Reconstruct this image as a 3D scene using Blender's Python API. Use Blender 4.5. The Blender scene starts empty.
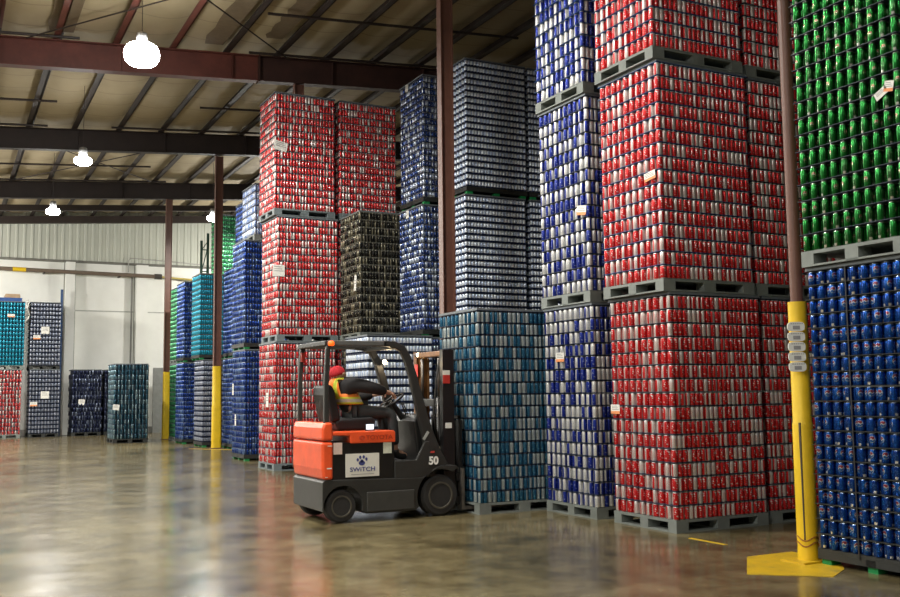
import bpy, bmesh, math, random
import numpy as np
from mathutils import Vector, Matrix
random.seed(7); rng = np.random.default_rng(7)
S = bpy.context.scene
C = S.collection
R = math.radians
PI = math.pi

# ------------------------------------------------------------------ camera
FPX, PITCH, YAW, ROLL, CAMH = 981.6, .0954, .4768, -.0118, 1.562
fw = Vector((math.sin(YAW)*math.cos(PITCH), math.cos(YAW)*math.cos(PITCH), math.sin(PITCH)))
rt = Vector((math.cos(YAW), -math.sin(YAW), 0)); up = rt.cross(fw)
cx = math.cos(ROLL)*rt + math.sin(ROLL)*up
cy = -math.sin(ROLL)*rt + math.cos(ROLL)*up
cam = bpy.data.cameras.new('camera'); camo = bpy.data.objects.new('camera', cam); C.objects.link(camo)
m = Matrix((cx, cy, -fw)).transposed().to_4x4(); m.translation = Vector((0, 0, CAMH)); camo.matrix_world = m
cam.sensor_width = 36; cam.lens = 36*FPX/900; cam.clip_start = .1; cam.clip_end = 200
S.camera = camo

# ------------------------------------------------------------------ world, exposure, lamp strength
S.view_settings.view_transform = 'Standard'; S.view_settings.look = 'None'
S.view_settings.gamma = 1; S.view_settings.use_curve_mapping = False
S.view_settings.exposure = 0.0
w = bpy.data.worlds.new('world'); S.world = w; w.use_nodes = True
w.node_tree.nodes['Background'].inputs[0].default_value = (.02, .022, .025, 1)
w.node_tree.nodes['Background'].inputs[1].default_value = 1
LAMP_W = 420.0                      # each high bay lamp
LAMP_COL = (1.0, .96, .88)

# ------------------------------------------------------------------ helpers: objects
def link(o): C.objects.link(o); return o
def tag(o, label=None, cat=None, group=None, kind=None):
    if label: o['label'] = label
    if cat: o['category'] = cat
    if group: o['group'] = group
    if kind: o['kind'] = kind
    return o
def thing(name, loc, label, cat, group=None, rz=0):
    o = link(bpy.data.objects.new(name, None)); o.location = loc; o.rotation_euler = (0, 0, rz); o.empty_display_size = .1
    return tag(o, label, cat, group)
def wloc(o):
    v = Vector((0, 0, 0))
    while o: v += o.location; o = o.parent
    return v
def obj(name, bm, mats, parent=None, world=True, smooth=False, bevel=0, seg=2):
    """link bm as ONE mesh object; world=True: the bm is in world coordinates"""
    me = bpy.data.meshes.new(name)
    bmesh.ops.recalc_face_normals(bm, faces=bm.faces[:])
    if parent is not None and world: bm.transform(Matrix.Translation(-wloc(parent)))
    bm.to_mesh(me); bm.free()
    for mt in (mats if isinstance(mats, (list, tuple)) else [mats]): me.materials.append(mt)
    o = link(bpy.data.objects.new(name, me))
    if parent is not None: o.parent = parent
    if smooth:
        for p in me.polygons: p.use_smooth = True
    if bevel:
        b = o.modifiers.new('bevel', 'BEVEL'); b.width = bevel; b.segments = seg; b.limit_method = 'ANGLE'; b.angle_limit = R(40)
    return o
def struct(name, bm, mats, **k):
    return tag(obj(name, bm, mats, **k), kind='structure')
def B(*boxes):
    bm = bmesh.new()
    for b in boxes: box(bm, *b)
    return bm
def box(bm, x0, x1, y0, y1, z0, z1, mi=0):
    v = [bm.verts.new((x, y, z)) for z in (z0, z1) for y in (y0, y1) for x in (x0, x1)]
    for f in ((0, 1, 3, 2), (4, 6, 7, 5), (0, 4, 5, 1), (2, 3, 7, 6), (0, 2, 6, 4), (1, 5, 7, 3)):
        bm.faces.new([v[i] for i in f]).material_index = mi
def prism(bm, pts, y0, y1, mi=0):
    """polygon in xz extruded along y"""
    a = [bm.verts.new((x, y0, z)) for x, z in pts]; b = [bm.verts.new((x, y1, z)) for x, z in pts]
    bm.faces.new(a).material_index = mi; bm.faces.new(b[::-1]).material_index = mi
    n = len(pts)
    for i in range(n):
        bm.faces.new((a[i], b[i], b[(i+1) % n], a[(i+1) % n])).material_index = mi
def ribbon(bm, pts, y0, y1, mi=0):
    """pts: (x, z, halfwidth) along a path in xz; solid strip of that width, y0..y1"""
    L, Rr = [], []
    for i, (x, z, h) in enumerate(pts):
        a = pts[max(i-1, 0)]; b = pts[min(i+1, len(pts)-1)]
        d = Vector((b[0]-a[0], b[1]-a[1])).normalized()
        L.append((x-d.y*h, z+d.x*h)); Rr.append((x+d.y*h, z-d.x*h))
    va = [[bm.verts.new((p[0], y, p[1])) for p in L] for y in (y0, y1)]
    vb = [[bm.verts.new((p[0], y, p[1])) for p in Rr] for y in (y0, y1)]
    for i in range(len(pts)-1):
        for q in ((va[0][i], va[0][i+1], vb[0][i+1], vb[0][i]), (va[1][i], vb[1][i], vb[1][i+1], va[1][i+1]),
                  (va[0][i], va[1][i], va[1][i+1], va[0][i+1]), (vb[0][i], vb[0][i+1], vb[1][i+1], vb[1][i])):
            bm.faces.new(q).material_index = mi
    for k in (0, -1): bm.faces.new((va[0][k], vb[0][k], vb[1][k], va[1][k])).material_index = mi
def tube(bm, pts, r, n=8, mi=0):
    pts = [Vector(p) for p in pts]; rings = []
    for i, p in enumerate(pts):
        d = (pts[min(i+1, len(pts)-1)]-pts[max(i-1, 0)]).normalized()
        q = d.orthogonal().normalized() if i == 0 else (q-d*q.dot(d)).normalized()
        s = d.cross(q); rr = r[i] if isinstance(r, (list, tuple)) else r
        rings.append([bm.verts.new(p+rr*(math.cos(2*PI*k/n)*q+math.sin(2*PI*k/n)*s)) for k in range(n)])
    for a, b in zip(rings, rings[1:]):
        for k in range(n): bm.faces.new((a[k], a[(k+1) % n], b[(k+1) % n], b[k])).material_index = mi
    bm.faces.new(rings[0][::-1]).material_index = mi; bm.faces.new(rings[-1]).material_index = mi
def lathe(bm, prof, c, axis='z', n=24, mi=0):
    """prof: (r, t) along axis from c"""
    rings = []
    for r, t in prof:
        ring = []
        for k in range(n):
            a = 2*PI*k/n; u, v = r*math.cos(a), r*math.sin(a)
            p = {'z': (u, v, t), 'y': (u, t, v), 'x': (t, u, v)}[axis]
            ring.append(bm.verts.new((c[0]+p[0], c[1]+p[1], c[2]+p[2])))
        rings.append(ring)
    for a, b in zip(rings, rings[1:]):
        for k in range(n): bm.faces.new((a[k], a[(k+1) % n], b[(k+1) % n], b[k])).material_index = mi
    bm.faces.new(rings[0][::-1]).material_index = mi; bm.faces.new(rings[-1]).material_index = mi
def T(f, *a, **k):
    bm = bmesh.new(); f(bm, *a, **k); return bm

# ------------------------------------------------------------------ helpers: materials
class NT:
    def __init__(s, name):
        s.m = bpy.data.materials.new(name); s.m.use_nodes = True; s.t = s.m.node_tree
        s.p = s.t.nodes['Principled BSDF']
    def n(s, kind, **k):
        nd = s.t.nodes.new(kind)
        for a, b in k.items(): setattr(nd, a, b)
        return nd
    def put(s, sock, v):
        if isinstance(v, bpy.types.NodeSocket): s.t.links.new(v, sock)
        elif isinstance(v, tuple) and len(v) == 3 and sock.type == 'RGBA': sock.default_value = (*v, 1)
        else: sock.default_value = v
    def math(s, op, a, b=0.0, c=0.0):
        nd = s.n('ShaderNodeMath', operation=op)
        for i, v in enumerate((a, b, c)): s.put(nd.inputs[i], v)
        return nd.outputs[0]
    def mix(s, f, a, b):
        nd = s.n('ShaderNodeMix', data_type='RGBA'); s.put(nd.inputs[0], f); s.put(nd.inputs[6], a); s.put(nd.inputs[7], b)
        return nd.outputs[2]
    def band(s, x, lo, hi, e=.01):      # 1 inside lo..hi
        def step(x, a):
            nd = s.n('ShaderNodeMapRange', interpolation_type='SMOOTHSTEP'); s.put(nd.inputs[0], x)
            nd.inputs[1].default_value = a-e; nd.inputs[2].default_value = a+e; return nd.outputs[0]
        return s.math('SUBTRACT', step(x, lo), step(x, hi))
    def noise(s, vec, scale, detail=2, rough=.5):
        nd = s.n('ShaderNodeTexNoise'); s.put(nd.inputs['Vector'], vec)
        nd.inputs['Scale'].default_value = scale; nd.inputs['Detail'].default_value = detail; nd.inputs['Roughness'].default_value = rough
        return nd.outputs[0]
    def ramp(s, f, *st):
        nd = s.n('ShaderNodeValToRGB'); s.put(nd.inputs[0], f); e = nd.color_ramp.elements
        e[0].position, e[0].color = st[0][0], (*st[0][1], 1); e[1].position, e[1].color = st[-1][0], (*st[-1][1], 1)
        for pz, c in st[1:-1]: x = e.new(pz); x.color = (*c, 1)
        return nd.outputs[0]
    def vec(s, x, y, z=0.0):
        nd = s.n('ShaderNodeCombineXYZ')
        for i, v in enumerate((x, y, z)): s.put(nd.inputs[i], v)
        return nd.outputs[0]
    def xyz(s, vec):
        nd = s.n('ShaderNodeSeparateXYZ'); s.put(nd.inputs[0], vec); return nd.outputs
    def co(s, which='Object'): return s.n('ShaderNodeTexCoord').outputs[which]
    def pos(s): return s.n('ShaderNodeNewGeometry').outputs['Position']
    def bump(s, h, strength=.3, dist=.02):
        nd = s.n('ShaderNodeBump'); s.put(nd.inputs['Height'], h); nd.inputs['Strength'].default_value = strength; nd.inputs['Distance'].default_value = dist
        s.t.links.new(nd.outputs[0], s.p.inputs['Normal'])
    def set(s, **k):
        mp = {'col': 'Base Color', 'rough': 'Roughness', 'metal': 'Metallic', 'ecol': 'Emission Color', 'estr': 'Emission Strength', 'alpha': 'Alpha', 'trans': 'Transmission Weight', 'spec': 'Specular IOR Level'}
        for a, v in k.items(): s.put(s.p.inputs[mp[a]], v)
        return s.m

def plain(name, col, rough=.5, metal=0.0, var=.12, scale=8):
    t = NT(name); f = t.noise(t.pos(), scale, 4, .6)
    d = tuple(c*(1-var) for c in col); l = tuple(min(1, c*(1+var)) for c in col)
    return t.set(col=t.ramp(f, (.3, d), (.7, l)), rough=rough, metal=metal)
def glow(name, col, strength):
    t = NT(name); return t.set(col=col, ecol=col, estr=strength)

def can_mat(name, A, Bc, split=.55, script=(.8, .8, .78), thr=.56, mark=(.3, .3, .3), neck=(.72, .72, .72), bottom=None, emblem=None, metal=.5, rough=.34, freq=1):
    """printed can: panel A over part of the turn, panel B over the rest, script on A, small print on B, bare neck"""
    t = NT(name); uv = t.xyz(t.co('UV'))
    u = t.math('FRACT', t.math('MULTIPLY', uv[0], float(freq))); v = uv[1]
    onA = t.band(u, 0.0, split, .012)
    nz = t.noise(t.vec(t.math('MULTIPLY', u, 4.0), t.math('MULTIPLY', v, 3.2)), 1.7, 3, .6)
    wr = t.math('MULTIPLY', t.math('GREATER_THAN', nz, thr), t.band(u, split*.16, split*.84, .02))
    wr = t.math('MULTIPLY', wr, t.band(v, .14, .84, .02))
    ca = t.mix(wr, A, script)
    n2 = t.noise(t.vec(t.math('MULTIPLY', u, 14.0), t.math('MULTIPLY', v, 16.0)), 1.9, 2, .5)
    pr = t.math('MULTIPLY', t.math('GREATER_THAN', n2, .57), t.band(v, .2, .74, .02))
    cb = t.mix(t.math('MULTIPLY', pr, .75), Bc, mark)
    col = t.mix(onA, cb, ca)
    if bottom:
        q = t.math('MULTIPLY', t.band(u, *bottom[1], .01), t.band(v, *bottom[2], .01)); col = t.mix(q, col, bottom[0])
    if emblem:                                                   # round badge: rim, upper half, wavy band, lower half
        cu, cv, rr, asp, rim, upc, mid, low = emblem
        du = t.math('SUBTRACT', u, cu); dv = t.math('MULTIPLY', t.math('SUBTRACT', v, cv), asp)
        d = t.math('SQRT', t.math('ADD', t.math('MULTIPLY', du, du), t.math('MULTIPLY', dv, dv)))
        wave = t.math('ADD', dv, t.math('MULTIPLY', t.math('SINE', t.math('MULTIPLY', du, 6.0/rr)), rr*.16))
        half = t.mix(t.math('GREATER_THAN', wave, 0.0), low, upc)
        half = t.mix(t.band(wave, -rr*.16, rr*.16, .004), half, mid)
        half = t.mix(t.math('GREATER_THAN', d, rr*.88), half, rim)
        col = t.mix(t.math('LESS_THAN', d, rr), col, half)
    col = t.mix(t.math('GREATER_THAN', v, .93), col, neck)
    col = t.mix(t.math('LESS_THAN', v, .03), col, neck)
    return t.set(col=col, metal=metal, rough=rough)

M = {}
M['red'] = can_mat('red_can_print', (.63, .016, .02), (.68, .64, .61), .68, thr=.575, mark=(.55, .05, .05))
M['wblue'] = can_mat('blue_and_silver_can_print', (.008, .024, .25), (.72, .72, .69), .5, script=(.4, .45, .62), thr=.6, mark=(.2, .24, .4), neck=(.3, .31, .34))
M['teal'] = can_mat('teal_can_print', (.012, .1, .2), (.4, .47, .48), .58, script=(.12, .3, .4), thr=.55, mark=(.06, .07, .12), neck=(.06, .075, .09))
M['green'] = can_mat('green_can_print', (.014, .17, .03), (.012, .11, .022), .8, script=(.03, .24, .05), thr=.55, mark=(.3, .4, .25), neck=(.4, .5, .4),
                     bottom=((.7, .72, .68), (.84, .97), (.03, .2)), emblem=(.4, .48, .1, .62, (.5, .42, .25), (.35, .12, .1), (.6, .6, .5), (.02, .2, .04)), metal=.85, rough=.25)
M['blue'] = can_mat('blue_can_print', (.008, .062, .32), (.006, .035, .2), .8, script=(.02, .16, .55), thr=.55, mark=(.1, .25, .6), neck=(.3, .38, .5),
                    bottom=((.75, .76, .78), (.84, .97), (.05, .24)), emblem=(.4, .56, .15, .62, (.55, .62, .75), (.32, .05, .08), (.6, .64, .72), (.03, .14, .45)), metal=.8, rough=.26)
M['navy'] = can_mat('navy_and_silver_can_print', (.016, .045, .19), (.6, .66, .76), .6, script=(.5, .56, .7), thr=.56, mark=(.05, .08, .2), rough=.3, metal=.75)
M['silver'] = can_mat('white_over_navy_can_print', (.82, .88, .95), (.55, .65, .85), .6, script=(.2, .28, .5), thr=.62, mark=(.14, .2, .42), neck=(.1, .12, .17), bottom=((.012, .022, .07), (-1, 2), (-1, .24)), rough=.32, metal=.4, freq=2)
M['black'] = can_mat('black_can_print', (.014, .014, .013), (.22, .2, .14), .7, script=(.4, .37, .26), thr=.6, mark=(.04, .04, .03), neck=(.5, .48, .4), rough=.3, metal=.7)
M['royal'] = can_mat('royal_blue_can_print', (.01, .045, .26), (.14, .22, .42), .68, script=(.3, .4, .62), thr=.6, mark=(.02, .06, .2), neck=(.35, .42, .55), rough=.3, metal=.75)
M['sky'] = can_mat('pale_blue_can_print', (.12, .22, .55), (.6, .66, .78), .45, script=(.6, .66, .78), thr=.5, mark=(.1, .18, .5), neck=(.8, .82, .85))
M['cyan'] = can_mat('cyan_can_print', (.01, .24, .36), (.02, .31, .43), .6, script=(.03, .36, .48), thr=.55, mark=(.02, .16, .3), neck=(.03, .12, .22))
M['grey'] = can_mat('grey_white_can_print', (.26, .29, .36), (.36, .38, .44), .6, script=(.06, .08, .18), thr=.56, mark=(.06, .08, .2), neck=(.03, .04, .09), bottom=((.02, .03, .07), (-1, 2), (-1, .24)))
M['dteal'] = can_mat('dark_teal_can_print', (.03, .1, .15), (.26, .38, .42), .6, script=(.2, .3, .34), thr=.6, mark=(.02, .05, .1), neck=(.08, .12, .16), rough=.3, metal=.7)
M['ink'] = can_mat('dark_navy_can_print', (.016, .022, .07), (.22, .26, .36), .66, script=(.16, .19, .28), thr=.6, mark=(.02, .03, .08), neck=(.12, .14, .2), rough=.3, metal=.7)
M['leaf'] = can_mat('pale_green_can_print', (.02, .2, .07), (.1, .36, .17), .6, script=(.25, .5, .32), thr=.56, mark=(.03, .2, .08), neck=(.3, .5, .36), rough=.3, metal=.7)
SHEET = plain('dark_blue_tier_sheet', (.018, .03, .07), .5)
SHEETB = plain('blue_tier_sheet', (.02, .08, .28), .5)
PAL = plain('grey_plastic_pallet', (.18, .2, .185), .6, 0, .15, 5)
PALK = plain('black_plastic_pallet', (.02, .022, .02), .6)
PALG = plain('green_pallet_foot', (.01, .26, .07), .5)
PALB = plain('blue_grey_pallet', (.15, .18, .19), .6)
FRAME = plain('grey_top_frame', (.14, .16, .17), .6)
WHITE = plain('white_paper', (.78, .77, .72), .7, 0, .04)
ORANGE_PAPER = plain('orange_paper', (.8, .3, .12), .7, 0, .05)
GREYINK = plain('grey_print', (.3, .3, .3), .7, 0, .05)
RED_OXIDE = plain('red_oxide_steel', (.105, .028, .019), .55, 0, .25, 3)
DARK_AND_SHADED_STEEL = plain('dark_and_shaded_steel', (.022, .013, .010), .6, 0, .25, 3)  # dark steel parts; also red oxide with shade painted in, for roof members
SHADED_OXIDE = plain('shaded_oxide_steel', (.045, .017, .012), .6, 0, .25, 3)  # red oxide darkened to paint in the light falling off
COLUMN = plain('brown_column_paint', (.14, .062, .042), .45, 0, .12, 4)
YELLOW = plain('yellow_plastic', (.74, .49, .012), .5, 0, .08, 5)
YELLOW_FLOOR = None

# ------------------------------------------------------------------ floor, walls, roof
def floor_mat():
    t = NT('polished_concrete'); p = t.pos()
    a = t.noise(p, .45, 5, .62); b = t.noise(p, 2.6, 6, .65); c = t.noise(p, 14, 3, .6)
    f = t.math('ADD', t.math('MULTIPLY', a, .45), t.math('ADD', t.math('MULTIPLY', b, .38), t.math('MULTIPLY', c, .17)))
    col = t.ramp(f, (.38, (.04, .032, .015)), (.49, (.118, .094, .046)), (.6, (.21, .175, .092)))
    x, y, z = t.xyz(p)
    j1 = t.band(t.math('FRACT', t.math('DIVIDE', t.math('ADD', y, 1.0), 7.5)), .4990, .5010, .0004)
    j2 = t.band(t.math('FRACT', t.math('DIVIDE', t.math('ADD', x, 2.0), 6.0)), .4990, .5010, .0004)
    col = t.mix(t.math('MULTIPLY', t.math('MAXIMUM', j1, j2), .7), col, (.03, .025, .02))
    rough = t.math('ADD', .05, t.math('MULTIPLY', t.noise(p, 1.1, 5, .65), .3))
    t.bump(t.noise(p, 3.0, 3, .5), .06, .02)
    return t.set(col=col, rough=rough, spec=.55)
FX0, FX1, FY0, FY1 = -13.0, 24.0, -16.0, 44.2
struct('floor', B((FX0, FX1, FY0, FY1, -.2, 0)), floor_mat())
def ymat():
    t = NT('worn_yellow_floor_paint'); f = t.noise(t.pos(), 5, 5, .7)
    return t.set(col=t.ramp(f, (.4, (.62, .4, .015)), (.6, (.52, .34, .02)), (.72, (.2, .16, .06))), rough=.4)
YELLOW_FLOOR = ymat()
def flat(bm, pts, z0, z1):
    a = [bm.verts.new((x, y, z0)) for x, y in pts]; b = [bm.verts.new((x, y, z1)) for x, y in pts]
    bm.faces.new(a); bm.faces.new(b); n = len(pts)
    for i in range(n): bm.faces.new((a[i], a[(i+1) % n], b[(i+1) % n], b[i]))
bm = bmesh.new()
flat(bm, [(6.73, 7.05), (6.1, 6.4), (6.62, 5.95), (6.98, 6.15), (7.32, 6.5), (7.3, 7.05)], 0, .004)
flat(bm, [(7.05, 8.24), (7.1, 8.24), (7.1, 7.7), (7.05, 7.7)], 0, .003)
flat(bm, [(6.5, 29.5), (6.62, 29.5), (7.55, 28.0), (7.43, 28.0)], 0, .003)
struct('floor_marking', bm, YELLOW_FLOOR)

WALLW = plain('white_painted_concrete', (.8, .81, .77), .7, 0, .05, 1.2)
def siding():
    t = NT('corrugated_pale_siding'); x, y, z = t.xyz(t.pos())
    f = t.noise(t.pos(), .8, 3); return t.set(col=t.ramp(f, (.35, (.5, .52, .46)), (.7, (.57, .59, .52))), rough=.5)
SID = siding(); TRIMD = plain('dark_wall_trim', (.16, .16, .14), .6)
WY = 44.0
# far wall: concrete below, ribbed siding above, pilasters, ledge
struct('wall_far', B((FX0, FX1, WY, WY+.2, 0, 7.25)), WALLW)
bm = bmesh.new(); x = FX0; pts = []
while x < FX1: pts += [(x, WY+.0), (x+.17, WY+.0), (x+.2, WY-.045), (x+.27, WY-.045)]; x += .3
va = [[bm.verts.new((px, py, z)) for px, py in pts] for z in (7.3, 11.2)]
for i in range(len(pts)-1): bm.faces.new((va[0][i], va[0][i+1], va[1][i+1], va[1][i]))
struct('wall_far_siding', bm, SID)
struct('trim_1', B((FX0, FX1, WY-.1, WY, 7.22, 7.32)), TRIMD)
for px0, px1 in ((-4.0, -3.6), (.2, .6), (4.46, 4.83), (7.32, 7.81), (11.6, 12.1)):
    struct('pilaster', B((px0, px1, WY-.32, WY, 0, 7.22)), WALLW)
    for jx in (px0-.05, px1+.02): struct('panel_joint', B((jx, jx+.03, WY-.01, WY, 0.25, 7.22)), TRIMD)
SEAM = plain('grey_panel_joint', (.42, .43, .4), .8)
struct('trim_2', B((FX0, FX1, WY-.012, WY, 5.17, 5.22)), SEAM)
struct('baseboard_far', B((FX0, FX1, WY-.03, WY, 0, .25)), plain('grey_wall_base', (.3, .3, .28), .7))
struct('wall_partition', B((8.0, 12.0, 43.2, 43.3, 0, 2.76)), plain('grey_partition_paint', (.2, .21, .2), .6))
DULL = plain('dull_side_wall', (.3, .3, .28), .7)
struct('wall_left', B((FX0-.2, FX0, FY0, FY1, 0, 9)), DULL)
struct('wall_right', B((FX1, FX1+.2, FY0, FY1, 0, 12)), DULL)
struct('wall_near', B((FX0, FX1, FY0-.2, FY0, 0, 12)), DULL)

# roof: rafters of the steel frames, purlins, insulation blanket sagging between purlins
def zr(x): return 8.26+.072*x          # rafter soffit
def insul():
    t = NT('cream_roof_insulation'); p = t.pos(); x, y, z = t.xyz(p)
    f = t.noise(p, .5, 4, .6)
    col = t.ramp(f, (.3, (.31, .25, .15)), (.7, (.41, .335, .21)))
    s = t.band(t.math('FRACT', t.math('DIVIDE', t.math('ADD', y, t.math('MULTIPLY', t.noise(p, .7, 2), .35)), 1.15)), .485, .515, .012)
    return t.set(col=t.mix(t.math('MULTIPLY', s, .6), col, (.18, .14, .09)), rough=.75)
INS = insul()
PUR = [round(-12.34+1.19*k, 3) for k in range(30)]
bm = bmesh.new(); nx = []; 
for a, b in zip(PUR, PUR[1:]): nx += [a+(b-a)*k/6 for k in range(6)]
ny = np.arange(FY0, 44.21, .23)
grid = []
for y in ny:
    row = []
    for i, x in enumerate(nx):
        k = (i % 6)/6; sag = .09*math.sin(PI*k)**.8
        sm = .02*abs(math.sin(PI*(y+.17*math.sin(i*1.7))/1.15))
        row.append(bm.verts.new((x, y, zr(x)+.86-sag-sm)))
    grid.append(row)
for a, b in zip(grid, grid[1:]):
    for i in range(len(nx)-1): bm.faces.new((a[i], a[i+1], b[i+1], b[i]))
struct('ceiling', bm, INS, smooth=True)
# bare strips of darker backing where the blanket is missing
bm = bmesh.new()
for x0, x1, y0, y1 in ((1.75, 2.2, 15.2, 21.3), (4.95, 5.35, 15.0, 21.3), (6.15, 6.5, 18.0, 20.6)):
    n = 12; a = []
    for k in range(n+1):
        y = y0+(y1-y0)*k/n; wv = .1*abs(math.sin(k*1.3)); a.append((bm.verts.new((x0-wv, y, zr(x0)+.735)), bm.verts.new((x1, y, zr(x1)+.735))))
    for p, q in zip(a, a[1:]): bm.faces.new((p[0], p[1], q[1], q[0]))
struct('ceiling_backing_strip', bm, plain('brown_backing_paper', (.15, .11, .065), .8))
struct('roof_sheet', T(lambda b: prism(b, [(FX0, zr(FX0)+.9), (FX1, zr(FX1)+.9), (FX1, zr(FX1)+1.0), (FX0, zr(FX0)+1.0)], FY0, FY1)), DARK_AND_SHADED_STEEL)
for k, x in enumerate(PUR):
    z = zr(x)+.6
    for ya, yb, mt in ((FY0, 21.48, RED_OXIDE if x < 4.6 else DARK_AND_SHADED_STEEL), (21.52, FY1-.3, DARK_AND_SHADED_STEEL)):  # right-hand and far purlins take the darker tone as painted shade
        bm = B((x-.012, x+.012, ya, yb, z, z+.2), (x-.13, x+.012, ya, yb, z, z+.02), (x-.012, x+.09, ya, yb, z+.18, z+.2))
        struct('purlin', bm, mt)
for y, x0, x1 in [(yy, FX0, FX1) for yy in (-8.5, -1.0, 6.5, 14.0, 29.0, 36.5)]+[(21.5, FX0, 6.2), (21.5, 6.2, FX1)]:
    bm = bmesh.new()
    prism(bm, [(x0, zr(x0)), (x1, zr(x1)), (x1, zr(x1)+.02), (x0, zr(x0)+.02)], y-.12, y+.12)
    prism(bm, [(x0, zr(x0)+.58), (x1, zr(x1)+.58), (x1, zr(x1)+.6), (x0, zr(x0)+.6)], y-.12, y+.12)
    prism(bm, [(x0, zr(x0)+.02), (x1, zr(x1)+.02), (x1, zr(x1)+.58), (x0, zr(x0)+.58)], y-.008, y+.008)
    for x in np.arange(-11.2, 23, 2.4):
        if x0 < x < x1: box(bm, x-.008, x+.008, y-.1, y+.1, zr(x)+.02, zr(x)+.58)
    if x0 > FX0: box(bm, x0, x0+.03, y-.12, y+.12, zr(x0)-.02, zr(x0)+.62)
    struct('rafter', bm, RED_OXIDE if y < 25 and x0 == FX0 else (SHADED_OXIDE if y < 25 else DARK_AND_SHADED_STEEL))  # rafters right of the splice and farther back have shade painted into their colour
struct('tie_beam', T(lambda b: prism(b, [(FX0, zr(FX0)+.2), (FX1, zr(FX1)+.2), (FX1, zr(FX1)+.42), (FX0, zr(FX0)+.42)], 40.1, 40.3)), DARK_AND_SHADED_STEEL)
struct('end_rafter', T(lambda b: prism(b, [(FX0, zr(FX0)+.25), (FX1, zr(FX1)+.25), (FX1, zr(FX1)+.55), (FX0, zr(FX0)+.55)], 43.5, 43.7)), DARK_AND_SHADED_STEEL)
# bridging, sprinkler pipes, cross bracing under the purlins
def rod(name, p, q, r, mt=DARK_AND_SHADED_STEEL):
    return struct(name, T(tube, [p, q], r, 6), mt)
for (xa, xb, y, dz) in ((.6, 2.3, 21.1, .56), (5.9, 8.3, 25.9, .56), (-.2, 2.34, 26.0, .56), (-.2, 2.34, 28.5, .56), (5.6, 11.5, 18.7, .56), (5.9, 12, 21.15, .56), (0, 6, 33.5, .56), (0, 7, 36.0, .56), (4, 9, 28.4, .56)):
    rod('bridging_rod', (xa, y, zr(xa)+dz), (xb, y, zr(xb)+dz), .03)
rod('brace_cable', (1.3, 21.3, zr(1.3)+.55), (7.0, 14.2, zr(7)+.55), .016); rod('brace_cable', (2.6, 16.2, zr(2.6)+.5), (6.9, 21.3, zr(6.9)+.5), .016)
rod('brace_cable', (1.6, 36.2, zr(1.6)+.5), (6.8, 29.2, zr(6.8)+.5), .016); rod('brace_cable', (1.6, 29.2, zr(1.6)+.5), (6.8, 36.2, zr(6.8)+.5), .016)

# steel columns (wide flange)
def column(x, y):
    zt = zr(x)
    if y < 10: return struct('steel_column', T(tube, [(x, y, 0), (x, y, zt)], .058, 24), COLUMN, smooth=False)     # the nearest one is a round pipe
    bm = B((x-.112, x-.098, y-.075, y+.075, 0, zt), (x+.098, x+.112, y-.075, y+.075, 0, zt), (x-.098, x+.098, y-.006, y+.006, 0, zt), (x-.17, x+.17, y-.14, y+.14, 0, .02))
    return struct('steel_column', bm, COLUMN)
COLS = [(7.04, 6.6), (7.19, 14.0), (7.18, 21.5), (7.25, 29.2), (7.23, 36.5)]
for x, y in COLS: column(x, y)
def guard(x, y, h, label):
    sx, sy, pw = (.088, .088, 2.2) if y < 10 else (.129, .105, 6)
    g = thing('column_guard', (x, y, 0), label, 'column guard', 'yellow plastic guards round the columns')
    bm = bmesh.new(); n = 24; prof = []
    for z, s in ((.02, 1.04), (.10, 1.02), (.13, .99), (.17, 1.0), (.22, 1.03), (h*.52, 1.0), (h*.525, .98), (h*.53, .93), (h, .92)): prof.append((z, s))
    rings = []
    for z, s in prof:
        ring = []
        for k in range(n):
            a = 2*PI*(k+.5)/n; c, si = math.cos(a), math.sin(a); e = (abs(c)**pw+abs(si)**pw)**(-1/pw)
            ring.append(bm.verts.new((x+sx*s*e*c, y+sy*s*e*si, z)))
        rings.append(ring)
    for a, b in zip(rings, rings[1:]):
        for k in range(n): bm.faces.new((a[k], a[(k+1) % n], b[(k+1) % n], b[k]))
    obj('sleeve', bm, YELLOW, g, smooth=True)
    return g
g1 = guard(*COLS[0], 2.36, 'tall yellow sleeve round the brown column carrying five white location plates')
obj('band', T(lambda b: [tube(b, [(COLS[0][0]+.094*math.cos(a), COLS[0][1]+.094*math.sin(a), zz+.02*math.sin(3*a)) for a in np.linspace(0, 2*PI, 25)], .006, 6) for zz in (.16, .21)]), plain('dark_orange_band', (.3, .12, .01), .6), g1)
obj('edge_strip', B((COLS[0][0]-.084, COLS[0][0]-.074, COLS[0][1]-.05, COLS[0][1]-.03, .2, 1.25)), plain('dark_edge_tape', (.05, .035, .02), .6), g1)
obj('base_plate', B((COLS[0][0]-.2, COLS[0][0]+.16, COLS[0][1]-.14, COLS[0][1]+.14, 0.004, .02)), YELLOW_FLOOR, g1)
guard(*COLS[3], 2.42, 'yellow sleeve at the foot of the brown column beside the cyan over grey can stack')
guard(*COLS[4], 2.42, 'yellow sleeve at the foot of the farthest brown column, left of the green stack')
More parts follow.
